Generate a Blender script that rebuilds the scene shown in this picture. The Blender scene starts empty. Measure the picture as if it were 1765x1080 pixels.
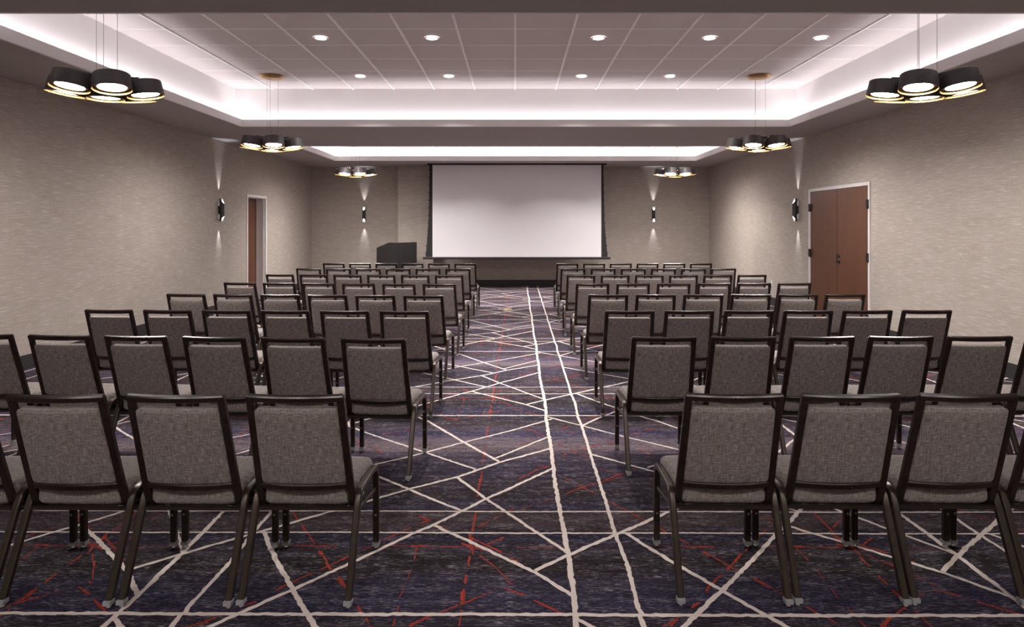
import bpy, bmesh, math, random
from mathutils import Vector, Matrix
from mathutils import noise as mnoise

scene = bpy.context.scene
col = scene.collection
PI = math.pi

# ------------------------------------------------------------------ camera
cam_data = bpy.data.cameras.new('camera')
cam = bpy.data.objects.new('camera', cam_data)
col.objects.link(cam)
cam.location = (0.0, 0.0, 1.55)
cam.rotation_euler = (PI / 2, 0, 0)
cam_data.sensor_fit = 'HORIZONTAL'
cam_data.sensor_width = 36.0
cam_data.lens = 36.0 * 1130.0 / 1765.0
cam_data.shift_x = -5.5 / 1765.0
cam_data.shift_y = -150.0 / 1765.0
cam_data.clip_start = 0.05
cam_data.clip_end = 100
scene.camera = cam

# ------------------------------------------------------------------ world, exposure
world = bpy.data.worlds.new('world')
scene.world = world
world.use_nodes = True
world.node_tree.nodes['Background'].inputs[0].default_value = (0.0, 0.0, 0.0, 1)
world.node_tree.nodes['Background'].inputs[1].default_value = 0.0
vs = scene.view_settings
vs.view_transform = 'Standard'
vs.look = 'None'
vs.gamma = 1.0
vs.use_curve_mapping = False
vs.exposure = 0.45
try:
    scene.cycles.max_bounces = 10
    scene.cycles.diffuse_bounces = 6
    scene.cycles.sample_clamp_indirect = 6.0
    scene.cycles.caustics_reflective = False
    scene.cycles.caustics_refractive = False
except Exception:
    pass

# light strengths (W, or W per metre for the cove strips)
COVE_W_PER_M = 2.3
DOWNLIGHT_W = 20.5
PENDANT_EMIT = 64.0
SCONCE_W = 22.0
WARM = (1.0, 0.945, 0.90)
COOL = (1.0, 0.955, 0.985)

# ------------------------------------------------------------------ room measures (metres)
XL, XR = -5.324, 5.066
YF, YB = -3.0, 17.14
ZS = 3.10                     # soffit
ZT = 3.72                     # tiled tray ceiling
TX0, TX1 = -4.245, 4.255      # tray sides
TRAYS = [(-1.60, 2.30, 3.72), (4.77, 10.18, 3.72), (12.69, 15.47, 3.41)]  # first tray is out of view, added to light the near rows
TILE = 0.638
COVE = 0.17


# ------------------------------------------------------------------ helpers
def mat_new(name):
    m = bpy.data.materials.new(name)
    m.use_nodes = True
    nt = m.node_tree
    return m, nt, nt.nodes['Principled BSDF']


def simple(name, rgb, rough=0.5, metal=0.0, spec=0.5, coat=0.0, vary=0.0, scale=40.0):
    m, nt, b = mat_new(name)
    b.inputs['Base Color'].default_value = (*rgb, 1)
    b.inputs['Roughness'].default_value = rough
    b.inputs['Metallic'].default_value = metal
    b.inputs['Specular IOR Level'].default_value = spec
    b.inputs['Coat Weight'].default_value = coat
    if vary > 0:
        tc = nt.nodes.new('ShaderNodeTexCoord')
        n = nt.nodes.new('ShaderNodeTexNoise')
        n.inputs['Scale'].default_value = scale
        n.inputs['Detail'].default_value = 4
        nt.links.new(tc.outputs['Object'], n.inputs['Vector'])
        r = nt.nodes.new('ShaderNodeValToRGB')
        r.color_ramp.elements[0].position = 0.3
        r.color_ramp.elements[1].position = 0.7
        r.color_ramp.elements[0].color = (*[c * (1 - vary) for c in rgb], 1)
        r.color_ramp.elements[1].color = (*[min(1, c * (1 + vary)) for c in rgb], 1)
        nt.links.new(n.outputs['Fac'], r.inputs['Fac'])
        nt.links.new(r.outputs['Color'], b.inputs['Base Color'])
    return m


def emitter(name, rgb, strength):
    m, nt, b = mat_new(name)
    b.inputs['Base Color'].default_value = (0.9, 0.9, 0.9, 1)
    b.inputs['Emission Color'].default_value = (*rgb, 1)
    b.inputs['Emission Strength'].default_value = strength
    return m


def obj(name, bm, mats, parent=None, smooth=False, loc=None):
    me = bpy.data.meshes.new(name)
    bmesh.ops.recalc_face_normals(bm, faces=bm.faces)
    bm.to_mesh(me)
    bm.free()
    if not isinstance(mats, (list, tuple)):
        mats = [mats]
    for m in mats:
        me.materials.append(m)
    if smooth:
        me.polygons.foreach_set('use_smooth', [True] * len(me.polygons))
        if smooth != 'all':
            try:
                me.set_sharp_from_angle(angle=math.radians(smooth if not isinstance(smooth, bool) else 35))
            except Exception:
                pass
    o = bpy.data.objects.new(name, me)
    col.objects.link(o)
    if parent:
        o.parent = parent
    if loc:
        o.location = loc
    return o


def empty(name, loc=(0, 0, 0), rz=0.0):
    o = bpy.data.objects.new(name, None)
    o.empty_display_size = 0.1
    col.objects.link(o)
    o.location = loc
    o.rotation_euler = (0, 0, rz)
    return o


def tag(o, label=None, cat=None, group=None, kind=None):
    if label:
        o['label'] = label
    if cat:
        o['category'] = cat
    if group:
        o['group'] = group
    if kind:
        o['kind'] = kind
    return o


def copy_tree(o, parent=None):
    c = o.copy()
    col.objects.link(c)
    c.parent = parent
    for ch in list(o.children):
        copy_tree(ch, c)
    return c


def box(bm, x0, x1, y0, y1, z0, z1, mi=0, bevel=0.0):
    v = [bm.verts.new((x, y, z)) for x in (x0, x1) for y in (y0, y1) for z in (z0, z1)]
    idx = [(0, 1, 3, 2), (4, 6, 7, 5), (0, 4, 5, 1), (2, 3, 7, 6), (0, 2, 6, 4), (1, 5, 7, 3)]
    fs = []
    for i in idx:
        f = bm.faces.new([v[k] for k in i])
        f.material_index = mi
        fs.append(f)
    if bevel > 0:
        es = list({e for f in fs for e in f.edges})
        bmesh.ops.bevel(bm, geom=es, offset=bevel, segments=2, affect='EDGES', clamp_overlap=True)
    return fs


def quad(bm, pts, mi=0):
    f = bm.faces.new([bm.verts.new(p) for p in pts])
    f.material_index = mi
    return f


def lathe(bm, prof, seg=32, mi=0, cap0=False, cap1=False, mtx=None):
    """prof: list of (r, z) swept about z"""
    rings = []
    for r, z in prof:
        ring = []
        for k in range(seg):
            a = 2 * PI * k / seg
            p = Vector((r * math.cos(a), r * math.sin(a), z))
            if mtx:
                p = mtx @ p
            ring.append(bm.verts.new(p))
        rings.append(ring)
    for i in range(len(rings) - 1):
        for k in range(seg):
            f = bm.faces.new((rings[i][k], rings[i][(k + 1) % seg], rings[i + 1][(k + 1) % seg], rings[i + 1][k]))
            f.material_index = mi
    if cap0:
        bm.faces.new(rings[0]).material_index = mi
    if cap1:
        bm.faces.new(rings[-1]).material_index = mi
    return rings


def fillet(pts, rad, n=5):
    pts = [Vector(p) for p in pts]
    out = [pts[0]]
    for i in range(1, len(pts) - 1):
        a, b, c = pts[i - 1], pts[i], pts[i + 1]
        r = rad[i - 1] if isinstance(rad, (list, tuple)) else rad
        d0 = min(r, (a - b).length * 0.49)
        d1 = min(r, (c - b).length * 0.49)
        p0 = b + (a - b).normalized() * d0
        p1 = b + (c - b).normalized() * d1
        for k in range(n + 1):
            t = k / n
            out.append(p0 * (1 - t) ** 2 + b * 2 * t * (1 - t) + p1 * t * t)
    out.append(pts[-1])
    return out


def sweep(bm, pts, fixed, w, t, mi=0, cham=0.25, caps=True):
    """rectangular tube with chamfered corners: w along the fixed axis, t across it"""
    pts = [Vector(p) for p in pts]
    fixed = Vector(fixed).normalized()
    c = min(w, t) * cham
    sec = [(-w / 2, -t / 2 + c), (-w / 2 + c, -t / 2), (w / 2 - c, -t / 2), (w / 2, -t / 2 + c),
           (w / 2, t / 2 - c), (w / 2 - c, t / 2), (-w / 2 + c, t / 2), (-w / 2, t / 2 - c)]
    rings = []
    n = len(pts)
    for i in range(n):
        if i == 0:
            tan = (pts[1] - pts[0]).normalized()
            k = 1.0
        elif i == n - 1:
            tan = (pts[-1] - pts[-2]).normalized()
            k = 1.0
        else:
            t0 = (pts[i] - pts[i - 1]).normalized()
            t1 = (pts[i + 1] - pts[i]).normalized()
            tan = (t0 + t1).normalized()
            k = 1.0 / max(0.5, math.sqrt(max(0.0, (1 + t0.dot(t1)) / 2)))
        side = tan.cross(fixed).normalized()
        rings.append([bm.verts.new(pts[i] + fixed * a + side * (b * k)) for a, b in sec])
    m = len(sec)
    for i in range(n - 1):
        for j in range(m):
            bm.faces.new((rings[i][j], rings[i][(j + 1) % m], rings[i + 1][(j + 1) % m], rings[i + 1][j])).material_index = mi
    if caps:
        bm.faces.new(rings[0]).material_index = mi
        bm.faces.new(rings[-1]).material_index = mi


def pillow(bm, outline_fn, a, b, r, z0, z1, edge, crown_top, crown_bot, fn, nseg=6, mi=0):
    """rounded cushion. Outline = rounded rectangle a x b (half sizes), fn maps (u, v, w) to space"""
    def outline(inset):
        aa, bb = a - inset, b - inset
        rr = max(0.004, r - inset * 0.6)
        rr = min(rr, aa * 0.98, bb * 0.98)
        pts = []
        NS = 8
        for cx, cy, a0 in ((aa - rr, bb - rr, 0), (-aa + rr, bb - rr, PI / 2), (-aa + rr, -bb + rr, PI), (aa - rr, -bb + rr, 1.5 * PI)):
            for k in range(nseg + 1):
                an = a0 + PI / 2 * k / nseg
                pts.append((cx + rr * math.cos(an), cy + rr * math.sin(an)))
            # straight subdivisions to the next corner are added below
        res = []
        m = len(pts)
        for i in range(m):
            p, q = pts[i], pts[(i + 1) % m]
            res.append(p)
            if i % (nseg + 1) == nseg:
                for s in range(1, NS):
                    t = s / NS
                    res.append((p[0] + (q[0] - p[0]) * t, p[1] + (q[1] - p[1]) * t))
        return res
    loops = []
    NE = 4
    mn = min(a, b)
    # bottom centre outwards, side, then top inwards
    seq = []
    for f in (0.75, 0.5, 0.28):
        seq.append((mn * f + 0 * edge, z0, crown_bot, 1 - f))
    for k in range(NE + 1):
        an = PI / 2 * k / NE
        seq.append((edge * (1 - math.sin(an)), z0 + edge * (1 - math.cos(an)), crown_bot, 0))
    for k in range(NE + 1):
        an = PI / 2 * k / NE
        seq.append((edge * (1 - math.cos(an)), z1 - edge * (1 - math.sin(an)), crown_top, 0))
    for f in (0.28, 0.5, 0.75):
        seq.append((mn * f, z1, crown_top, 1 - f))
    rings = []
    for ins, z, crown, _ in seq:
        ring = []
        for (u, v) in outline(ins):
            k = max(0.0, 1 - (u / a) ** 2) * max(0.0, 1 - (v / b) ** 2)
            top = crown * (k ** 0.6)
            frac = (z - z0) / (z1 - z0)
            w = z + (top if frac > 0.5 else -top)
            ring.append(bm.verts.new(fn(u, v, w)))
        rings.append(ring)
    m = len(rings[0])
    for i in range(len(rings) - 1):
        for j in range(m):
            bm.faces.new((rings[i][j], rings[i][(j + 1) % m], rings[i + 1][(j + 1) % m], rings[i + 1][j])).material_index = mi
    bm.faces.new(rings[0]).material_index = mi
    bm.faces.new(rings[-1]).material_index = mi


# ------------------------------------------------------------------ materials
def mapping(nt, scale, coord='Object', rot=(0, 0, 0)):
    tc = nt.nodes.new('ShaderNodeTexCoord')
    mp = nt.nodes.new('ShaderNodeMapping')
    mp.inputs['Scale'].default_value = scale
    mp.inputs['Rotation'].default_value = rot
    nt.links.new(tc.outputs[coord], mp.inputs['Vector'])
    return mp


def noise(nt, vec, scale=1.0, detail=3.0, rough=0.55, dist=0.0):
    n = nt.nodes.new('ShaderNodeTexNoise')
    n.inputs['Scale'].default_value = scale
    n.inputs['Detail'].default_value = detail
    n.inputs['Roughness'].default_value = rough
    n.inputs['Distortion'].default_value = dist
    nt.links.new(vec, n.inputs['Vector'])
    return n.outputs['Fac']


def ramp(nt, fac, stops, interp='LINEAR'):
    r = nt.nodes.new('ShaderNodeValToRGB')
    cr = r.color_ramp
    cr.interpolation = interp
    while len(cr.elements) < len(stops):
        cr.elements.new(0.5)
    for e, (p, c) in zip(cr.elements, stops):
        e.position = p
        e.color = (*c, 1) if len(c) == 3 else c
    nt.links.new(fac, r.inputs['Fac'])
    return r.outputs['Color']


def mix(nt, fac, a, b, mode='MIX'):
    n = nt.nodes.new('ShaderNodeMix')
    n.data_type = 'RGBA'
    n.blend_type = mode
    for sock, v in ((n.inputs[0], fac), (n.inputs[6], a), (n.inputs[7], b)):
        if hasattr(v, 'is_linked') or hasattr(v, 'links'):
            nt.links.new(v, sock)
        elif isinstance(v, (int, float)):
            sock.default_value = v
        else:
            sock.default_value = (*v, 1)
    return n.outputs[2]


def math_node(nt, op, a, b=None):
    n = nt.nodes.new('ShaderNodeMath')
    n.operation = op
    for i, v in enumerate((a, b)):
        if v is None:
            continue
        if isinstance(v, (int, float)):
            n.inputs[i].default_value = v
        else:
            nt.links.new(v, n.inputs[i])
    return n.outputs[0]


def wall_material():
    m, nt, b = mat_new('woven_wallcovering')
    # one horizontal direction on every wall: x + y
    tc = nt.nodes.new('ShaderNodeTexCoord')
    sp = nt.nodes.new('ShaderNodeSeparateXYZ')
    nt.links.new(tc.outputs['Object'], sp.inputs[0])
    u = math_node(nt, 'ADD', sp.outputs[0], sp.outputs[1])
    cb = nt.nodes.new('ShaderNodeCombineXYZ')
    nt.links.new(u, cb.inputs[0])
    nt.links.new(sp.outputs[2], cb.inputs[2])
    def mp(sx, sz):
        q = nt.nodes.new('ShaderNodeMapping')
        q.inputs['Scale'].default_value = (sx, 1, sz)
        nt.links.new(cb.outputs[0], q.inputs['Vector'])
        return q.outputs[0]
    streak = noise(nt, mp(5.0, 85), 1.0, 3.0, 0.55)
    fine = noise(nt, mp(30, 260), 1.0, 2.0, 0.6)
    blotch = noise(nt, mp(2.0, 9.0), 1.0, 3.0, 0.6)
    base = ramp(nt, blotch, [(0.30, (0.395, 0.338, 0.288)), (0.70, (0.465, 0.412, 0.380))])
    c = mix(nt, ramp(nt, streak, [(0.53, (0, 0, 0)), (0.67, (0.65, 0.65, 0.65))]), base, (0.72, 0.68, 0.68))
    c = mix(nt, ramp(nt, streak, [(0.30, (0.4, 0.4, 0.4)), (0.46, (0, 0, 0))]), c, (0.31, 0.25, 0.19))
    c = mix(nt, 0.35, c, ramp(nt, fine, [(0.3, (0.28, 0.235, 0.19)), (0.7, (0.58, 0.53, 0.47))]))
    nt.links.new(c, b.inputs['Base Color'])
    b.inputs['Roughness'].default_value = 0.75
    b.inputs['Specular IOR Level'].default_value = 0.25
    return m


def fabric_material():
    m, nt, b = mat_new('grey_brown_tweed')
    tc = nt.nodes.new('ShaderNodeTexCoord')
    sp = nt.nodes.new('ShaderNodeSeparateXYZ')
    nt.links.new(tc.outputs['Object'], sp.inputs[0])
    v = math_node(nt, 'ADD', sp.outputs[1], sp.outputs[2])
    cb = nt.nodes.new('ShaderNodeCombineXYZ')
    nt.links.new(sp.outputs[0], cb.inputs[0])
    nt.links.new(v, cb.inputs[1])
    def mp(sx, sy):
        q = nt.nodes.new('ShaderNodeMapping')
        q.inputs['Scale'].default_value = (sx, sy, 1)
        nt.links.new(cb.outputs[0], q.inputs['Vector'])
        return q.outputs[0]
    warp = noise(nt, mp(380, 30), 1.0, 2.0, 0.6)
    weft = noise(nt, mp(30, 380), 1.0, 2.0, 0.6)
    s = math_node(nt, 'ADD', warp, weft)
    s = math_node(nt, 'MULTIPLY', s, 0.5)
    c = ramp(nt, s, [(0.34, (0.080, 0.063, 0.058)), (0.5, (0.208, 0.177, 0.165)), (0.66, (0.430, 0.382, 0.362))])
    nt.links.new(c, b.inputs['Base Color'])
    b.inputs['Roughness'].default_value = 0.85
    b.inputs['Specular IOR Level'].default_value = 0.2
    b.inputs['Sheen Weight'].default_value = 0.15
    bp = nt.nodes.new('ShaderNodeBump')
    bp.inputs['Strength'].default_value = 0.25
    bp.inputs['Distance'].default_value = 0.002
    nt.links.new(s, bp.inputs['Height'])
    nt.links.new(bp.outputs[0], b.inputs['Normal'])
    return m


def carpet_material():
    m, nt, b = mat_new('navy_purple_carpet')
    tc = nt.nodes.new('ShaderNodeTexCoord')
    sp = nt.nodes.new('ShaderNodeSeparateXYZ')
    nt.links.new(tc.outputs['Object'], sp.inputs[0])

    def mp(sx, sy, off=0.0):
        q = nt.nodes.new('ShaderNodeMapping')
        q.inputs['Scale'].default_value = (sx, sy, 1)
        q.inputs['Location'].default_value = (off, off, 0)
        nt.links.new(tc.outputs['Object'], q.inputs['Vector'])
        return q.outputs[0]
    # bands across the room, repeating with the carpet's 2.755 m pattern
    wob = noise(nt, mp(1.6, 5.0), 1.0, 4.0, 0.65)
    y = math_node(nt, 'ADD', sp.outputs[1], math_node(nt, 'MULTIPLY', math_node(nt, 'SUBTRACT', wob, 0.5), 0.26))
    t = math_node(nt, 'FRACT', math_node(nt, 'DIVIDE', math_node(nt, 'SUBTRACT', y, 2.614 - 2.755 * 4), 2.755))
    bands = ramp(nt, t, [
        (0.000, (0.0254, 0.0202, 0.0361)),
        (0.040, (0.0360, 0.0326, 0.0654)),
        (0.090, (0.0318, 0.0259, 0.0464)),
        (0.125, (0.0223, 0.0154, 0.0138)),
        (0.160, (0.0201, 0.0144, 0.0138)),
        (0.190, (0.0339, 0.0250, 0.0310)),
        (0.240, (0.0170, 0.0134, 0.0310)),
        (0.252, (0.0138, 0.0115, 0.0310)),
        (0.256, (0.0318, 0.0202, 0.0232)),
        (0.300, (0.0678, 0.0480, 0.0499)),
        (0.340, (0.0488, 0.0346, 0.0396)),
        (0.360, (0.0339, 0.0278, 0.0533)),
        (0.420, (0.0254, 0.0173, 0.0189)),
        (0.500, (0.0360, 0.0259, 0.0361)),
        (0.560, (0.0318, 0.0240, 0.0447)),
        (0.630, (0.0445, 0.0326, 0.0516)),
        (0.680, (0.0615, 0.0451, 0.0636)),
        (0.720, (0.1643, 0.1229, 0.1359)),
        (0.780, (0.1325, 0.1037, 0.1307)),
        (0.830, (0.0382, 0.0317, 0.0740)),
        (0.870, (0.0657, 0.0538, 0.0791)),
        (0.900, (0.0488, 0.0346, 0.0387)),
        (0.960, (0.0382, 0.0278, 0.0361)),
        (1.000, (0.0254, 0.0202, 0.0361))])
    streak = noise(nt, mp(7, 95), 1.0, 4.0, 0.7)
    streak2 = noise(nt, mp(2.4, 20, 7.3), 1.0, 5.0, 0.7)
    fine = noise(nt, mp(60, 420), 1.0, 2.0, 0.7)
    c = mix(nt, ramp(nt, streak2, [(0.50, (0, 0, 0)), (0.68, (0.5, 0.5, 0.5))]), bands, (0.048, 0.046, 0.088))
    c = mix(nt, ramp(nt, streak, [(0.30, (0.65, 0.65, 0.65)), (0.50, (0, 0, 0))]), c, (0.012, 0.010, 0.016))
    c = mix(nt, ramp(nt, streak, [(0.52, (0, 0, 0)), (0.80, (0.55, 0.55, 0.55))]), c, (0.170, 0.145, 0.180))
    f = ramp(nt, fine, [(0.32, (0.12, 0.12, 0.12)), (0.50, (0.8, 0.8, 0.8)), (0.70, (2.2, 2.1, 2.1))])
    c = mix(nt, 1.0, c, f, 'MULTIPLY')
    thread = noise(nt, mp(26, 240, 3.1), 1.0, 2.0, 0.6)
    clump = noise(nt, mp(5, 22, 1.7), 1.0, 3.0, 0.6)
    th = math_node(nt, 'ADD', thread, math_node(nt, 'MULTIPLY', clump, 0.5))
    c = mix(nt, ramp(nt, th, [(0.83, (0, 0, 0)), (0.92, (0.85, 0.85, 0.85))]), c, (0.23, 0.20, 0.225))
    c = mix(nt, ramp(nt, th, [(0.58, (0.9, 0.9, 0.9)), (0.70, (0, 0, 0))]), c, (0.010, 0.008, 0.012))
    nt.links.new(c, b.inputs['Base Color'])
    b.inputs['Roughness'].default_value = 0.95
    b.inputs['Specular IOR Level'].default_value = 0.1
    bp = nt.nodes.new('ShaderNodeBump')
    bp.inputs['Strength'].default_value = 0.3
    bp.inputs['Distance'].default_value = 0.004
    nt.links.new(fine, bp.inputs['Height'])
    nt.links.new(bp.outputs[0], b.inputs['Normal'])
    return m


def yarn_material(name, rgb, dark, lo, hi):
    m, nt, b = mat_new(name)
    tc = nt.nodes.new('ShaderNodeTexCoord')
    q = nt.nodes.new('ShaderNodeMapping')
    q.inputs['Scale'].default_value = (55, 260, 1)
    nt.links.new(tc.outputs['Object'], q.inputs['Vector'])
    n = noise(nt, q.outputs[0], 1.0, 3.0, 0.7)
    c = ramp(nt, n, [(lo, dark), (hi, rgb), (0.8, tuple(min(1, x * 1.12) for x in rgb))])
    nt.links.new(c, b.inputs['Base Color'])
    b.inputs['Roughness'].default_value = 0.95
    b.inputs['Specular IOR Level'].default_value = 0.1
    return m


def wood_material(name, a, bcol):
    m, nt, b = mat_new(name)
    tc = nt.nodes.new('ShaderNodeTexCoord')
    q = nt.nodes.new('ShaderNodeMapping')
    q.inputs['Scale'].default_value = (28, 28, 1.1)
    nt.links.new(tc.outputs['Object'], q.inputs['Vector'])
    n = noise(nt, q.outputs[0], 1.0, 5.0, 0.6, 0.4)
    c = ramp(nt, n, [(0.3, a), (0.7, bcol)])
    nt.links.new(c, b.inputs['Base Color'])
    b.inputs['Roughness'].default_value = 0.42
    return m


M = {}
M['wall'] = wall_material()
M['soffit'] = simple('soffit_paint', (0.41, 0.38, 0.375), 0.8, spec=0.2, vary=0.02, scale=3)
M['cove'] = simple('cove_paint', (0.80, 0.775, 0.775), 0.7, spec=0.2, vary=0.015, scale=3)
M['tile'] = simple('ceiling_tile', (0.66, 0.61, 0.605), 0.9, spec=0.1, vary=0.05, scale=160)
M['tbar'] = simple('ceiling_tee_bar', (0.94, 0.91, 0.91), 0.5, vary=0.01)
M['baseboard'] = simple('charcoal_rubber_base', (0.030, 0.029, 0.030), 0.5, vary=0.1)
M['carpet'] = carpet_material()
M['cream'] = yarn_material('cream_yarn', (0.61, 0.53, 0.485), (0.09, 0.075, 0.08), 0.30, 0.40)
M['red'] = yarn_material('red_yarn', (0.40, 0.050, 0.022), (0.035, 0.022, 0.030), 0.40, 0.54)
M['fabric'] = fabric_material()
M['frame'] = simple('espresso_frame_lacquer', (0.020, 0.011, 0.009), 0.26, metal=0.0, spec=0.38, coat=0.0, vary=0.25, scale=25)
M['leg'] = simple('dark_bronze_tube', (0.050, 0.036, 0.028), 0.32, metal=0.55, spec=0.5, vary=0.2, scale=25)
M['cap'] = simple('grey_foot_plastic', (0.30, 0.31, 0.32), 0.35, vary=0.1)
M['chrome'] = simple('polished_chrome', (0.75, 0.74, 0.72), 0.15, metal=1.0, vary=0.02)
M['black'] = simple('black_powder_coat', (0.022, 0.020, 0.021), 0.38, vary=0.15)
M['gold'] = simple('gold_leaf', (0.42, 0.235, 0.080), 0.42, metal=0.6, vary=0.12, scale=60)
M['shade'] = simple('charcoal_shade', (0.072, 0.064, 0.065), 0.45, spec=0.4, vary=0.1, scale=12)
M['disc'] = emitter('lamp_diffuser', WARM, PENDANT_EMIT)
M['downlight'] = emitter('downlight_lens', WARM, 9.0)
M['white_trim'] = simple('white_metal_trim', (0.80, 0.78, 0.77), 0.45, vary=0.02)
M['frame_grey'] = simple('grey_door_frame_paint', (0.74, 0.71, 0.71), 0.45, vary=0.02)
M['door'] = wood_material('brown_door_veneer', (0.100, 0.036, 0.017), (0.140, 0.053, 0.025))
M['screen'] = simple('matte_white_screen', (0.70, 0.68, 0.71), 0.9, spec=0.1, vary=0.01, scale=4)
M['screen_black'] = simple('black_screen_fabric', (0.012, 0.012, 0.013), 0.8, vary=0.1)
M['lectern'] = wood_material('black_oak_lectern', (0.012, 0.011, 0.012), (0.022, 0.020, 0.021))
M['bulb'] = emitter('sconce_bulb', (1.0, 0.96, 0.9), 4.0)
M['brass'] = simple('brass_floor_plate', (0.62, 0.46, 0.20), 0.35, metal=0.9, vary=0.1)
M['plate'] = simple('white_outlet_plate', (0.80, 0.79, 0.77), 0.4, vary=0.01)
M['steel'] = simple('cable_steel', (0.30, 0.28, 0.27), 0.35, metal=0.8, vary=0.05)

# ------------------------------------------------------------------ carpet pattern, one repeat (metres)
PX, PY = 1.83, 2.755
WHITE_LINES = [(0.024,[(0,2.618),(0.9,2.612),(1.83,2.6107)]),(0.015,[(0,3.56),(0.9,3.563),(1.83,3.5527)]),(0.016,[(0,3.311),(0.9,3.314),(1.83,3.3037)]),(0.027,[(0.241,2.614),(0.247,2.739),(0.251,3.074),(0.248,3.33),(0.243,3.574),(0.242,4.026),(0.25,4.526),(0.249,5.213),(0.25,5.373)]),(0.022,[(0.507,2.614),(0.501,2.659),(0.514,3.025),(0.505,3.298),(0.51,3.719),(0.51,4.026),(0.513,4.526),(0.517,5.106),(0.509,5.373)]),(0.022,[(-1.311,4.464),(-0.965,4.16),(-0.834,4.051),(-0.646,3.884),(-0.453,3.707),(-0.277,3.56)]),(0.024,[(-1.324,2.351),(-1.184,2.538),(-0.936,2.813),(-0.747,3.03),(-0.638,3.162),(-0.507,3.32),(-0.419,3.408),(-0.165,3.729),(0.042,3.963),(0.242,4.2)]),(0.025,[(0.09,2.95),(0.246,3.089),(0.501,3.292),(0.684,3.438),(1.015,3.703),(1.208,3.861),(1.479,4.051),(1.727,4.296),(2.072,4.561)]),(0.022,[(-0.367,4.064),(-0.165,3.729),(-0.067,3.582),(0.109,3.32),(0.248,3.114)]),(0.024,[(-0.422,3.408),(-0.361,3.343),(-0.247,3.246),(-0.077,3.089),(0.09,2.934),(0.248,2.745)]),(0.025,[(0.554,3.32),(0.71,3.049),(0.825,2.878),(0.884,2.785),(0.989,2.624),(1.048,2.538),(1.106,2.48),(1.457,1.932),(1.707,1.559)]),(0.021,[(0.255,5.34),(0.509,5.106),(0.738,4.892),(1.126,4.561),(1.579,4.174)]),(0.021,[(0.85,4.21),(1.12,4.406),(1.45,4.687),(1.795,4.962),(2.124,5.266)]),(0.021,[(-0.15,4.36),(0.221,4.799),(0.248,4.83)])]
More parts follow.
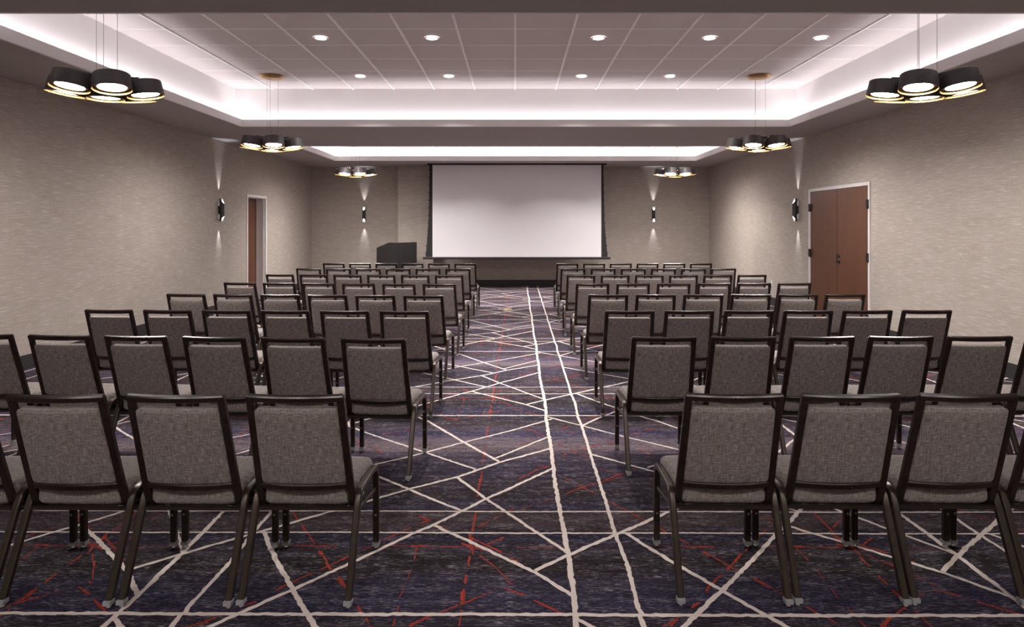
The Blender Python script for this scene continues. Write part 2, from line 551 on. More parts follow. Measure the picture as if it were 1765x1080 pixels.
RED_LINES = [(0.013,[(-0.216,4.028),(-0.217,3.759)]),(0.018,[(-0.215,3.574),(-0.213,3.438),(-0.221,3.33)]),(0.022,[(-0.22,3.274),(-0.216,3.156)]),(0.015,[(-0.216,3.084),(-0.215,2.999)]),(0.013,[(-0.218,2.919),(-0.219,2.846)]),(0.016,[(-0.218,2.802),(-0.214,2.708)]),(0.01,[(-0.216,2.654),(-0.217,2.542)]),(0.011,[(-0.209,3.92),(-0.212,4.16)]),(0.013,[(-0.212,4.434),(-0.214,4.603)]),(0.012,[(-0.212,4.799),(-0.211,5.106)]),(0.014,[(-0.208,5.439),(-0.212,5.543)]),(0.009,[(-0.212,4.272),(-0.212,4.434)]),(0.009,[(-0.648,3.182),(-0.478,3.179),(-0.334,3.173),(-0.214,3.175)]),(0.022,[(-0.507,3.185),(-0.43,3.176)]),(0.006,[(0.003,3.168),(0.224,3.168)]),(0.016,[(0.773,3.176),(0.965,3.17)]),(0.006,[(0.624,3.176),(0.773,3.176)]),(0.018,[(-0.227,3.268),(-0.064,3.117)]),(0.012,[(-0.147,3.19),(-0.056,3.268)]),(0.018,[(-0.264,3.208),(-0.147,3.139)]),(0.02,[(-0.235,3.317),(-0.198,3.1)]),(0.012,[(-0.192,3.381),(-0.137,3.448)]),(0.008,[(-0.111,3.475),(-0.065,3.521)]),(0.009,[(-0.038,3.567),(-0.005,3.611)]),(0.013,[(0.041,3.599),(0.09,3.641)]),(0.006,[(0.137,3.68),(0.26,3.767)]),(0.01,[(0.293,3.799),(0.392,3.888)]),(0.015,[(0.37,3.875),(0.422,3.91)]),(0.008,[(0.423,3.918),(0.66,4.054)]),(0.012,[(0.376,3.93),(0.473,3.799)]),(0.013,[(0.517,3.711),(0.605,3.582)]),(0.012,[(0.651,3.503),(0.687,3.455)]),(0.01,[(0.722,3.401),(0.744,3.375)]),(0.012,[(0.89,3.124),(0.914,3.085)]),(0.015,[(0.957,3.015),(1.001,2.954)]),(0.012,[(1.048,2.878),(1.081,2.826)]),(0.02,[(-0.516,3.51),(-0.449,3.455)]),(0.016,[(-0.493,3.421),(-0.451,3.468)]),(0.013,[(-0.411,3.408),(-0.341,3.351)]),(0.008,[(-0.477,3.168),(-0.469,3.049)]),(0.006,[(-0.472,2.964),(-0.474,2.881)]),(0.009,[(-0.478,2.813),(-0.483,2.745)]),(0.008,[(-0.478,2.674),(-0.476,2.622)]),(0.008,[(-0.475,2.591),(-0.472,2.542)]),(0.02,[(-0.41,2.543),(-0.342,2.603)]),(0.01,[(-0.342,2.603),(-0.259,2.664)]),(0.019,[(-0.259,2.664),(-0.21,2.699),(-0.161,2.734)]),(0.009,[(-0.161,2.734),(-0.094,2.786)]),(0.009,[(-0.17,3.095),(-0.093,2.986),(-0.028,2.876)]),(0.013,[(-0.115,3.02),(-0.092,2.984)]),(0.014,[(-0.03,2.853),(-0.01,2.843)]),(0.015,[(-0.046,2.813),(0.04,2.751)]),(0.015,[(0.077,2.72),(0.135,2.67),(0.192,2.622)]),(0.014,[(-0.024,3.062),(0.015,3.036)]),(0.018,[(0.601,2.542),(0.64,2.592)]),(0.02,[(0.717,2.666),(0.761,2.703)]),(0.014,[(0.809,2.78),(0.834,2.822),(0.885,2.881),(0.923,2.924)]),(0.017,[(0.953,2.959),(0.996,3.009),(1.075,3.107)]),(0.009,[(1.099,3.128),(1.2,3.262)]),(0.016,[(1.2,3.262),(1.291,3.362)]),(0.012,[(-1.23,3.597),(-1.16,3.485)]),(0.013,[(-1.1,3.388),(-1.039,3.298)]),(0.01,[(-1.039,3.298),(-0.98,3.202)]),(0.012,[(-0.929,3.13),(-0.864,3.02)]),(0.013,[(-0.778,2.9),(-0.702,2.767)]),(0.016,[(-0.645,2.678),(-0.616,2.635)]),(0.01,[(-0.593,2.599),(-0.572,2.564)]),(0.012,[(0.02,4.02),(0.152,4.19),(0.217,4.226)]),(0.014,[(0.155,4.282),(0.191,4.231)]),(0.014,[(0.342,5.019),(0.379,5.033),(0.425,5.106)]),(0.014,[(0.07,5.033),(0.128,4.994)]),(0.012,[(0.141,4.976),(0.178,4.899),(0.214,4.838)]),(0.01,[(0.023,4.658),(0.101,4.734)]),(0.016,[(0.458,4.542),(0.503,4.585)]),(0.012,[(0.53,4.609),(0.613,4.683)]),(0.018,[(0.648,4.721),(0.707,4.687)]),(0.01,[(0.705,4.683),(0.754,4.634)]),(0.018,[(0.378,4.542),(0.427,4.514)]),(0.01,[(0.438,4.457),(0.486,4.406)]),(0.016,[(0.323,4.445),(0.352,4.474)]),(0.012,[(0.304,4.671),(0.336,4.634)]),(0.01,[(0.391,4.962),(0.466,4.892)]),(0.012,[(0.543,3.999),(0.634,4.083)]),(0.02,[(0.634,4.083),(0.682,4.112)]),(0.01,[(0.702,4.131),(0.779,4.2)]),(0.01,[(0.538,4.19),(0.629,4.131)]),(0.012,[(0.301,4.059),(0.333,4.004)]),(0.012,[(0.32,5.276),(0.395,5.222)]),(0.01,[(0.514,5.235),(0.664,5.356)]),(0.016,[(0.856,4.561),(0.924,4.483)]),(0.008,[(0.844,4.865),(0.955,4.948)]),(0.018,[(0.992,5.004),(1.075,5.019)]),(0.018,[(-0.557,5.292),(-0.465,5.26)]),(0.02,[(-0.473,5.244),(-0.453,5.276)])]
ROWS = [[[(-0.898,2.671),(-1.378,2.671),(-1.876,2.671),(-2.359,2.671)],[(0.897,2.684),(1.373,2.684),(1.854,2.684),(2.335,2.684)]],[[(-0.869,4.01),(-1.346,4.039),(-1.849,4.069),(-2.361,4.099),(-2.856,4.129),(-3.381,4.16)],[(0.924,4.071),(1.421,4.076),(1.903,4.08),(2.4,4.085),(2.903,4.09),(3.395,4.094)]],[[(-0.899,5.306),(-1.371,5.322),(-1.852,5.338),(-2.345,5.354),(-2.837,5.37),(-3.342,5.387)],[(0.931,5.328),(1.421,5.334),(1.904,5.34),(2.382,5.345),(2.87,5.351),(3.366,5.357)]],[[(-0.913,6.511),(-1.383,6.539),(-1.86,6.568),(-2.347,6.597),(-2.85,6.626),(-3.345,6.655)],[(0.936,6.593),(1.411,6.601),(1.895,6.609),(2.383,6.617),(2.873,6.625),(3.343,6.633)]],[[(-0.906,7.816),(-1.396,7.849),(-1.89,7.882),(-2.385,7.916),(-2.867,7.949),(-3.356,7.984)],[(0.931,7.879),(1.421,7.888),(1.919,7.898),(2.407,7.908),(2.894,7.917),(3.381,7.927)]],[[(-0.935,9.264),(-1.404,9.277),(-1.899,9.29),(-2.367,9.303),(-2.853,9.317),(-3.352,9.33)],[(0.929,9.264),(1.422,9.264),(1.902,9.264),(2.377,9.264),(2.861,9.264),(3.35,9.264)]],[[(-0.932,10.641),(-1.419,10.647),(-1.895,10.653),(-2.38,10.659),(-2.878,10.664),(-3.367,10.67)],[(0.94,10.656),(1.452,10.656),(1.94,10.656),(2.423,10.656),(2.901,10.656),(3.39,10.656)]],[[(-0.926,12.131),(-1.413,12.138),(-1.902,12.146),(-2.393,12.153),(-2.873,12.161),(-3.371,12.168)],[(0.965,12.112),(1.453,12.112),(1.951,12.112),(2.444,12.112),(2.935,12.112),(3.436,12.112)]]]


# ------------------------------------------------------------------ floor with its woven pattern
def ribbon(bm, pts, w, z, mi, rng, wear):
    """a woven line of slightly uneven width, drawn in short pieces"""
    fine = []
    for i in range(len(pts) - 1):
        p, q = Vector((*pts[i], 0)), Vector((*pts[i + 1], 0))
        n = max(1, int((q - p).length / 0.022))
        for k in range(n):
            fine.append(p.lerp(q, k / n))
    fine.append(Vector((*pts[-1], 0)))
    L, Rr = [], []
    m = len(fine)
    for i, p in enumerate(fine):
        t = (fine[min(i + 1, m - 1)] - fine[max(i - 1, 0)])
        if t.length < 1e-6:
            t = Vector((1, 0, 0))
        t.normalize()
        nrm = Vector((-t.y, t.x, 0))
        ha = w * 0.5 * (1 + rng.uniform(-wear, wear))
        hb = w * 0.5 * (1 + rng.uniform(-wear, wear))
        off = nrm * rng.uniform(-0.12, 0.12) * w
        L.append(p + nrm * ha + off)
        Rr.append(p - nrm * hb + off)
    return L, Rr


def build_floor():
    bm = bmesh.new()
    box(bm, XL - 0.2, XR + 0.2, YF - 0.2, YB + 0.2, -0.10, 0.0, 0)
    rng = random.Random(4)
    strips = []
    for k, (w, pts) in enumerate(WHITE_LINES):
        strips.append((ribbon(bm, pts, w * 0.88, 0, 1, rng, 0.26), 1, 0.0017 + 0.00002 * k))
    for k, (w, pts) in enumerate(RED_LINES):
        strips.append((ribbon(bm, pts, w * 0.66, 0, 2, rng, 0.65), 2, 0.0008 + 0.000004 * k))
    def inside(p):
        return XL < p[0] < XR and YF < p[1] < YB
    for ky in range(-2, 6):
        for kx in range(-4, 5):
            ox, oy = kx * PX + 0.0045 * ky * PY, ky * PY - 0.004 * kx * PX
            if ox - 2.5 > XR or ox + 3.5 < XL:
                continue
            for (L, Rr), mi, z in strips:
                prev = None
                for a, b in zip(L, Rr):
                    zz = z + (0.0003 if mi == 1 else 0.0001) * ((kx + 2 * ky) % 3)
                    pa = (a.x + ox, a.y + oy, zz)
                    pb = (b.x + ox, b.y + oy, zz)
                    if inside(pa) and inside(pb):
                        va, vb = bm.verts.new(pa), bm.verts.new(pb)
                        if prev:
                            f = bm.faces.new((prev[0], prev[1], vb, va))
                            f.material_index = mi
                        prev = (va, vb)
                    else:
                        prev = None
    me = bpy.data.meshes.new('floor')
    bm.normal_update()
    for f in bm.faces:
        if f.material_index and f.normal.z < 0:
            f.normal_flip()
    bm.to_mesh(me)
    bm.free()
    for m in (M['carpet'], M['cream'], M['red']):
        me.materials.append(m)
    o = bpy.data.objects.new('floor', me)
    col.objects.link(o)
    tag(o, 'dark navy and purple carpet with cream crackle lines and red flecks', 'floor', kind='structure')


build_floor()

# ------------------------------------------------------------------ walls
W = 0.25
DL0, DL1, DLH = 13.04, 13.97, 2.14        # left recessed doorway
DR0, DR1, DRH = 9.39, 11.24, 2.14         # right double door


def struct(name, bm, m, label, cat, parent=None):
    o = obj(name, bm, m, parent)
    return tag(o, label, cat, kind='structure')


bm = bmesh.new()
box(bm, XL - W, XL, YF - W, DL0, 0, ZS)
box(bm, XL - W, XL, DL1, YB + W, 0, ZS)
box(bm, XL - W, XL, DL0, DL1, DLH, ZS)
struct('wall_left', bm, M['wall'], 'beige woven wallcovering on the left side wall', 'wall')
bm = bmesh.new()
box(bm, XR, XR + W, YF - W, DR0, 0, ZS)
box(bm, XR, XR + W, DR1, YB + W, 0, ZS)
box(bm, XR, XR + W, DR0, DR1, DRH, ZS)
struct('wall_right', bm, M['wall'], 'beige woven wallcovering on the right side wall', 'wall')
bm = bmesh.new()
box(bm, XL, XR, YB, YB + W, 0, ZS)
struct('wall_back', bm, M['wall'], 'beige end wall behind the projection screen', 'wall')
bm = bmesh.new()
box(bm, XL, XR, YF - W, YF, 0, ZS)
struct('wall_front', bm, M['wall'], 'beige wall behind the viewpoint', 'wall')
PILX0, PILX1, PILY = -2.994, -2.09, 16.75
bm = bmesh.new()
box(bm, PILX0, PILX1, PILY, YB, 0, ZS)
struct('pillar', bm, M['wall'], 'shallow beige pier projecting from end wall behind the lectern', 'pillar')

BH = 0.155
for name, segs in (('baseboard_left', [(XL, XL + 0.012, YF, DL0 - 0.055), (XL, XL + 0.012, DL1 + 0.055, YB)]),
                   ('baseboard_right', [(XR - 0.012, XR, YF, DR0 - 0.055), (XR - 0.012, XR, DR1 + 0.055, YB)]),
                   ('baseboard_back', [(XL, PILX0 - 0.012, YB - 0.012, YB), (PILX1 + 0.012, XR, YB - 0.012, YB)]),
                   ('baseboard_pillar', [(PILX0 - 0.012, PILX1 + 0.012, PILY - 0.012, PILY),
                                         (PILX0 - 0.012, PILX0, PILY, YB), (PILX1, PILX1 + 0.012, PILY, YB)])):
    bm = bmesh.new()
    for s in segs:
        box(bm, s[0], s[1], s[2], s[3], 0, BH)
    struct(name, bm, M['baseboard'], 'charcoal baseboard along the %s' % name.split('_')[1].replace('left', 'left wall').replace('right', 'right wall').replace('back', 'end wall'), 'baseboard')

# ------------------------------------------------------------------ ceiling: soffits, three trays with light coves, the first one added
LIP, TH = 0.108, 0.025
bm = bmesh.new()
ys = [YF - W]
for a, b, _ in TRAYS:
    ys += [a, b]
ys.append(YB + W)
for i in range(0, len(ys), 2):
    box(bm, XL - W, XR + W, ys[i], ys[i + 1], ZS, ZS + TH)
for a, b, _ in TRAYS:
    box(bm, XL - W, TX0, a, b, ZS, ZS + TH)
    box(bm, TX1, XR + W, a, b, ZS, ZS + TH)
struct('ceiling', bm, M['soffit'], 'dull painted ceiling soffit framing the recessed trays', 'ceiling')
for i, (a, b, zt) in enumerate(TRAYS):
    bm = bmesh.new()
    # upright lip around the opening
    e = 0.006
    box(bm, TX0 - TH, TX0 + e, a - TH, b + TH, ZS - 0.002, ZS + LIP)
    box(bm, TX1 - e, TX1 + TH, a - TH, b + TH, ZS - 0.002, ZS + LIP)
    box(bm, TX0 + e, TX1 - e, a - TH, a + e, ZS - 0.002, ZS + LIP)
    box(bm, TX0 + e, TX1 - e, b - e, b + TH, ZS - 0.002, ZS + LIP)
    struct('trim_%d' % (i + 1), bm, M['cove'], ['pale lip around the unseen tray added above the viewpoint', 'pale lip around the large near ceiling tray', 'pale lip around the far ceiling tray'][i], 'trim')
    bm = bmesh.new()
    c = COVE
    x0, x1, y0, y1 = TX0 - c, TX1 + c, a - c, b + c
    z0 = ZS + TH
    box(bm, x0 - 0.02, x0, y0 - 0.02, y1 + 0.02, z0, zt, 1)
    box(bm, x1, x1 + 0.02, y0 - 0.02, y1 + 0.02, z0, zt, 1)
    box(bm, x0, x1, y0 - 0.02, y0, z0, zt, 1)
    box(bm, x0, x1, y1, y1 + 0.02, z0, zt, 1)
    box(bm, x0 - 0.02, x1 + 0.02, y0 - 0.02, y1 + 0.02, zt, zt + 0.02, 0)
    # tee bars of the suspended grid
    k0, k1 = math.ceil(x0 / TILE), math.floor(x1 / TILE)
    for k in range(k0, k1 + 1):
        box(bm, k * TILE - 0.012, k * TILE + 0.012, y0, y1, zt - 0.012, zt, 2)
    j = -20
    while True:
        y = 7.21 + j * 0.64
        j += 1
        if y < y0 + 0.05:
            continue
        if y > y1 - 0.05:
            break
        box(bm, x0, x1, y - 0.007, y + 0.007, zt - 0.004, zt, 2)
    struct('ceiling_tray', bm, [M['tile'], M['cove'], M['tbar']],
           ['unseen tiled tray ceiling added for light above the viewpoint', 'near white tray ceiling of square tiles with glowing cove', 'far white tray ceiling glowing above the screen'][i], 'ceiling')
    # LED strips lying in the cove, out of sight behind the lip; the first tray's are added light
    for nm, (cx, cy, ln, rz) in enumerate((((x0 + TX0) / 2 - 0.01, (a + b) / 2, b - a + c, PI / 2), ((x1 + TX1) / 2 + 0.01, (a + b) / 2, b - a + c, PI / 2),
                                          ((x0 + x1) / 2, y0 + 0.075, TX1 - TX0 + c, 0), ((x0 + x1) / 2, y1 - 0.075, TX1 - TX0 + c, 0))):
        ld = bpy.data.lights.new('cove_strip', 'AREA')
        ld.shape = 'RECTANGLE'
        ld.size, ld.size_y = ln, 0.03
        ld.energy = COVE_W_PER_M * ln
        ld.color = COOL
        lo = bpy.data.objects.new('cove_strip', ld)
        col.objects.link(lo)
        lo.location = (cx, cy, ZS + TH + 0.03)
        lo.rotation_euler = (PI, 0, rz)

# ------------------------------------------------------------------ doors
def frame_u(bm, xa, xb, y0, y1, h, wd, mi=0):
    """a door frame: two jambs and a head lying between xa and xb"""
    box(bm, xa, xb, y0 - wd, y0, 0, h + wd, mi)
    box(bm, xa, xb, y1, y1 + wd, 0, h + wd, mi)
    box(bm, xa, xb, y0, y1, h, h + wd, mi)


def lever(parent, x, y, z, sx, sy, mat):
    """rose, neck and lever on a door face whose outward direction is sx along x"""
    bm = bmesh.new()
    mt = Matrix.Translation((x, y, z)) @ Matrix.Rotation(sx * PI / 2, 4, 'Y')
    lathe(bm, [(0.030, 0), (0.030, 0.008), (0.024, 0.012), (0.010, 0.014), (0.010, 0.045), (0.0005, 0.046)], 20, mtx=mt, cap0=True)
    sweep(bm, fillet([(x + sx * 0.040, y - 0.012 * sy, z), (x + sx * 0.042, y + 0.05 * sy, z), (x + sx * 0.036, y + 0.115 * sy, z - 0.004)], 0.03), (0, 0, 1), 0.018, 0.012)
    return obj('handle', bm, mat, parent, smooth=True)


# left: recessed single doorway
d1 = empty('door_1', (0, 0, 0))
tag(d1, 'narrow recessed doorway with brown door in the left wall', 'door', kind='structure')
bm = bmesh.new()
frame_u(bm, XL + 0.0002, XL + 0.014, DL0, DL1, DLH, 0.05)
box(bm, XL - 0.195, XL - 0.0205, DL0, DL0 + 0.012, 0, DLH)
box(bm, XL - 0.195, XL - 0.0205, DL1 - 0.012, DL1, 0, DLH)
box(bm, XL - 0.195, XL - 0.0205, DL0 + 0.012, DL1 - 0.012, DLH - 0.012, DLH)
box(bm, XL - 0.06, XL - 0.0205, DL1 - 0.030, DL1 - 0.0125, 0, DLH - 0.0125)
obj('door_frame', bm, M['white_trim'], d1)
bm = bmesh.new()
box(bm, XL - 0.235, XL - 0.19, DL0 + 0.004, DL1 - 0.004, 0.008, DLH - 0.004, bevel=0.002)
lf = obj('door_leaf', bm, M['door'], d1)
lf['label'] = 'brown wood veneer leaf'
lever(lf, XL - 0.19, DL0 + 0.07, 1.0, 1, 1, M['black'])

# right: flush double door
d2 = empty('door_2', (0, 0, 0))
tag(d2, 'brown double door with pale frame in the right wall', 'door', kind='structure')
bm = bmesh.new()
frame_u(bm, XR - 0.016, XR - 0.0002, DR0, DR1, DRH, 0.05)
obj('door_frame', bm, M['frame_grey'], d2)
mid = (DR0 + DR1) / 2
xf = XR - 0.004
leaves = []
for (a, b) in ((DR0 + 0.004, mid - 0.003), (mid + 0.003, DR1 - 0.004)):
    bm = bmesh.new()
    box(bm, xf, xf + 0.045, a, b, 0.008, DRH - 0.004, bevel=0.0015)
    leaf = obj('door_leaf', bm, M['door'], d2)
    leaf['label'] = 'brown wood veneer leaf'
    leaves.append(leaf)
    hy = a if a < mid - 0.5 else b
    for hz in (1.87, 1.10, 0.22):
        bm = bmesh.new()
        box(bm, xf - 0.026, xf + 0.001, hy - 0.034, hy + 0.034, hz - 0.065, hz + 0.065, bevel=0.003)
        mt = Matrix.Translation((xf - 0.026, hy, hz - 0.068))
        lathe(bm, [(0.0075, 0), (0.0075, 0.136)], 12, mtx=mt, cap0=True, cap1=True)
        obj('hinge', bm, M['black'], leaf, smooth=True)
hl = lever(leaves[0], xf, mid - 0.065, 1.0, -1, 1, M['black'])
bm = bmesh.new()
mt = Matrix.Translation((xf, mid - 0.065, 1.085)) @ Matrix.Rotation(-PI / 2, 4, 'Y')
lathe(bm, [(0.028, 0), (0.028, 0.010), (0.022, 0.016), (0.0005, 0.018)], 20, mtx=mt, cap0=True)
box(bm, xf - 0.022, xf - 0.016, mid - 0.070, mid - 0.060, 1.072, 1.098)
obj('deadbolt', bm, M['black'], leaves[0], smooth=True)
bm = bmesh.new()
box(bm, xf - 0.008, xf + 0.001, mid - 0.012, mid + 0.014, 0.985, 1.115, bevel=0.002)
obj('latch_guard', bm, M['black'], leaves[0])
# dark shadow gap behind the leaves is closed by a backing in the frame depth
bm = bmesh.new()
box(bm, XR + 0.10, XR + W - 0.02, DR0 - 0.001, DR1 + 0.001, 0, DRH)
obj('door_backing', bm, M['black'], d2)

# ------------------------------------------------------------------ small wall and floor fittings
ol = empty('wall_outlet', (XR, 12.93, 0.43))
tag(ol, 'small white outlet plate low on the right wall past the double door', 'outlet')
bm = bmesh.new()
box(bm, -0.006, 0.0, -0.036, 0.036, -0.058, 0.058, bevel=0.002)
obj('cover_plate', bm, M['plate'], ol)
for dz in (0.024, -0.024):
    bm = bmesh.new()
    box(bm, -0.009, -0.005, -0.017, 0.017, dz - 0.015, dz + 0.015, bevel=0.002)
    obj('socket', bm, M['plate'], ol)
fb = empty('floor_box', (-0.14, 12.25, 0.0))
tag(fb, 'round brass floor outlet cover set in the aisle carpet', 'floor outlet')
bm = bmesh.new()
lathe(bm, [(0.085, 0.001), (0.085, 0.004), (0.075, 0.008), (0.055, 0.008), (0.053, 0.006), (0.0005, 0.006)], 32)
obj('rim', bm, M['brass'], fb, smooth=True)
bm = bmesh.new()
lathe(bm, [(0.050, 0.0055), (0.050, 0.0085), (0.046, 0.010), (0.0005, 0.010)], 28)
obj('lid', bm, M['brass'], fb, smooth=True)

# ------------------------------------------------------------------ projection screen
SY = 16.16
sc = empty('projection_screen', (0.0, SY, 0.74))
tag(sc, 'large white projection screen with black edges hanging from the ceiling', 'projection screen')


def sl(x, z):
    return (x, 0.0, z - 0.74)


bm = bmesh.new()
box(bm, -2.038, 2.121, -0.003, 0.003, 0.798 - 0.74, ZS - 0.03 - 0.74)
o = obj('screen_surface', bm, M['screen'], sc)
o['label'] = 'matte white viewing surface'
for side, (xi, prof) in enumerate(((-2.038, [(0, 0.075), (0.25, 0.080), (0.45, 0.090), (0.6, 0.102), (0.72, 0.117), (0.84, 0.138), (0.93, 0.157), (1.0, 0.173)]),
                                   (2.121, [(0, 0.050), (0.25, 0.056), (0.45, 0.068), (0.6, 0.082), (0.72, 0.098), (0.84, 0.122), (0.93, 0.142), (1.0, 0.160)]))):
    s = -1 if side == 0 else 1
    bm = bmesh.new()
    zt, zb = ZS - 0.03, 0.798
    pf = [(xi, zt)] + [(xi + s * w, zt + (zb - zt) * t) for t, w in prof] + [(xi, zb)]
    fr = [bm.verts.new((x, -0.003, z - 0.74)) for x, z in pf]
    bk = [bm.verts.new((x, 0.003, z - 0.74)) for x, z in pf]
    bm.faces.new(fr)
    bm.faces.new(list(reversed(bk)))
    for i in range(len(pf)):
        j = (i + 1) % len(pf)
        bm.faces.new((fr[i], bk[i], bk[j], fr[j]))
    ed = obj('black_border', bm, M['screen_black'], sc)
    # tension cable guides along the curved edge
    bm = bmesh.new()
    for k in range(12):
        t = (k + 0.7) / 12.2
        for q in range(len(prof) - 1):
            if prof[q][0] <= t <= prof[q + 1][0]:
                f = (t - prof[q][0]) / (prof[q + 1][0] - prof[q][0])
                w = prof[q][1] + (prof[q + 1][1] - prof[q][1]) * f
        x, z = xi + s * (w + 0.006), zt + (zb - zt) * t
        box(bm, x - 0.012, x + 0.012, -0.006, 0.006, z - 0.74 - 0.012, z - 0.74 + 0.012, bevel=0.002)
    obj('cable_guide', bm, M['screen_black'], ed)
bm = bmesh.new()
mt = Matrix.Translation((-2.26, 0, 0.025)) @ Matrix.Rotation(PI / 2, 4, 'Y')
sweep(bm, [(-2.262, 0, 0.028), (2.333, 0, 0.028)], (0, 0, 1), 0.056, 0.05, cham=0.3)
bar = obj('bottom_bar', bm, M['black'], sc, smooth=True)
for x in (-2.265, 2.336):
    bm = bmesh.new()
    box(bm, x - 0.008, x + 0.008, -0.028, 0.028, -0.003, 0.060, bevel=0.003)
    obj('end_cap', bm, M['black'], bar)
bm = bmesh.new()
box(bm, -2.16, 2.24, -0.05, 0.05, ZS - 0.036 - 0.74, ZS - 0.0005 - 0.74, bevel=0.003)
o = obj('housing_slot', bm, M['screen_black'], sc)

# ------------------------------------------------------------------ lectern
lc = empty('lectern', (-2.89, 16.0, 0.0), math.radians(50))
tag(lc, 'black wooden lectern standing in front of the end wall beside screen', 'lectern')
LWd, LDp, LHt = 0.74, 0.62, 1.165
for s in (-1, 1):
    bm = bmesh.new()
    prof = [(-LDp / 2, 0.06), (LDp / 2, 0.06), (LDp / 2, 1.03), (-LDp / 2 + 0.16, LHt), (-LDp / 2, LHt)]
    a = [bm.verts.new((s * LWd / 2, y, z)) for y, z in prof]
    b = [bm.verts.new((s * (LWd / 2 - 0.022), y, z)) for y, z in prof]
    bm.faces.new(a)
    bm.faces.new(list(reversed(b)))
    for i in range(5):
        j = (i + 1) % 5
        bm.faces.new((a[i], b[i], b[j], a[j]))
    obj('side_panel', bm, M['lectern'], lc)
bm = bmesh.new()
box(bm, -LWd / 2 + 0.0225, LWd / 2 - 0.0225, -LDp / 2 + 0.001, -LDp / 2 + 0.022, 0.06, LHt - 0.002, bevel=0.001)
obj('front_panel', bm, M['lectern'], lc)
bm = bmesh.new()
box(bm, -LWd / 2 - 0.012, LWd / 2 + 0.012, -LDp / 2 - 0.012, LDp / 2 + 0.012, 0.0, 0.06, bevel=0.004)
obj('plinth', bm, M['lectern'], lc)
bm = bmesh.new()
v = [(-LDp / 2 + 0.17, LHt - 0.035), (LDp / 2 - 0.005, 1.00)]
sweep(bm, [(0, v[0][0], v[0][1]), (0, v[1][0], v[1][1])], (1, 0, 0), LWd - 0.046, 0.018, cham=0.1)
obj('reading_top', bm, M['lectern'], lc)
bm = bmesh.new()
box(bm, -LWd / 2 + 0.023, LWd / 2 - 0.023, -LDp / 2 + 0.023, LDp / 2 - 0.02, 0.55, 0.57)
obj('shelf', bm, M['lectern'], lc)

# ------------------------------------------------------------------ wall sconces
def make_sconce():
    r = empty('wall_sconce', (0, 0, 0))
    # local: wall lies at y = 0, the lamp stands out towards -y
    cy, R, Hh, cut = -0.062, 0.039, 0.205, 0.095
    bm = bmesh.new()
    box(bm, -0.022, 0.022, -0.024, 0.0, -0.16, 0.16, bevel=0.003)
    obj('backplate', bm, M['plate'], r)
    bm = bmesh.new()
    box(bm, -0.0235, 0.0235, -0.040, -0.0005, -0.075, 0.075, bevel=0.002)
    obj('bracket', bm, M['black'], r)

    def tube(Rr, shrink):
        bm = bmesh.new()
        N = 40
        cols = []
        for k in range(N):
            a = 2 * PI * k / N            # a = 0 faces the room (-y)
            x, y = Rr * math.sin(a), cy - Rr * math.cos(a)
            f = math.cos(a)               # 1 in front, -1 at the wall
            d = 0.0 if f <= 0 else cut * f ** 0.6
            z = Hh - d - shrink
            cols.append([(x, y, -z), (x, y, -z * 0.5), (x, y, z * 0.5), (x, y, z)])
        vs = [[bm.verts.new(p) for p in c] for c in cols]
        for k in range(N):
            n = (k + 1) % N
            for q in range(3):
                bm.faces.new((vs[k][q], vs[n][q], vs[n][q + 1], vs[k][q + 1]))
        return bm
    obj('tube', tube(R, 0), M['black'], r, smooth='all')
    obj('liner', tube(R - 0.0025, 0.001), M['plate'], r, smooth='all')
    for s in (-1, 1):
        bm = bmesh.new()
        lathe(bm, [(0.0005, s * 0.095), (0.009, s * 0.097), (0.009, s * 0.160), (0.006, s * 0.166), (0.0005, s * 0.168)], 20,
              mtx=Matrix.Translation((0, cy, 0)))
        b = obj('bulb', bm, M['bulb'], r, smooth=True)
        ld = bpy.data.lights.new('sconce_beam', 'SPOT')
        ld.energy = SCONCE_W
        ld.spot_size = math.radians(36)
        ld.spot_blend = 0.85
        ld.shadow_soft_size = 0.006
        ld.color = (0.95, 0.94, 1.0)
        lo = bpy.data.objects.new('sconce_beam', ld)
        col.objects.link(lo)
        lo.parent = r
        lo.location = (0, cy + 0.012, s * 0.201)
        lo.rotation_euler = (PI if s > 0 else 0, 0, 0)
    return r


sc0 = make_sconce()
SCZ = 1.845
spots = [((XL, 11.77, SCZ), PI / 2, 'black tube wall sconce on the left wall before the recessed door'),
         ((XR, 11.74, SCZ), -PI / 2, 'black tube wall sconce on the right wall beside the double door'),
         ((-3.94, YB, SCZ + 0.015), 0, 'black tube wall sconce on end wall above and left of lectern'),
         ((3.61, YB, SCZ + 0.015), 0, 'black tube wall sconce on end wall right of the projection screen')]
for i, (p, rz, lb) in enumerate(spots):
    o = sc0 if i == 0 else copy_tree(sc0)
    o.location = p
    o.rotation_euler = (0, 0, rz)
    tag(o, lb, 'wall lamp', 'black tube wall sconces')

# ------------------------------------------------------------------ recessed downlights
def make_downlight(watt, spread):
    r = empty('recessed_downlight', (0, 0, 0))
    bm = bmesh.new()
    lathe(bm, [(0.070, 0.0), (0.082, -0.001), (0.082, -0.006), (0.066, -0.007), (0.062, 0.0)], 32)
    obj('trim_ring', bm, M['white_trim'], r, smooth=True)
    bm = bmesh.new()
    lathe(bm, [(0.063, -0.003), (0.0005, -0.005)], 32)
    obj('lens', bm, M['downlight'], r, smooth=True)
    ld = bpy.data.lights.new('downlight_beam', 'AREA')
    ld.shape = 'DISK'
    ld.size = 0.11
    ld.energy = watt
    ld.spread = math.radians(spread)
    ld.color = WARM
    lo = bpy.data.objects.new('downlight_beam', ld)
    col.objects.link(lo)
    lo.parent = r
    lo.location = (0, 0, -0.012)
    return r


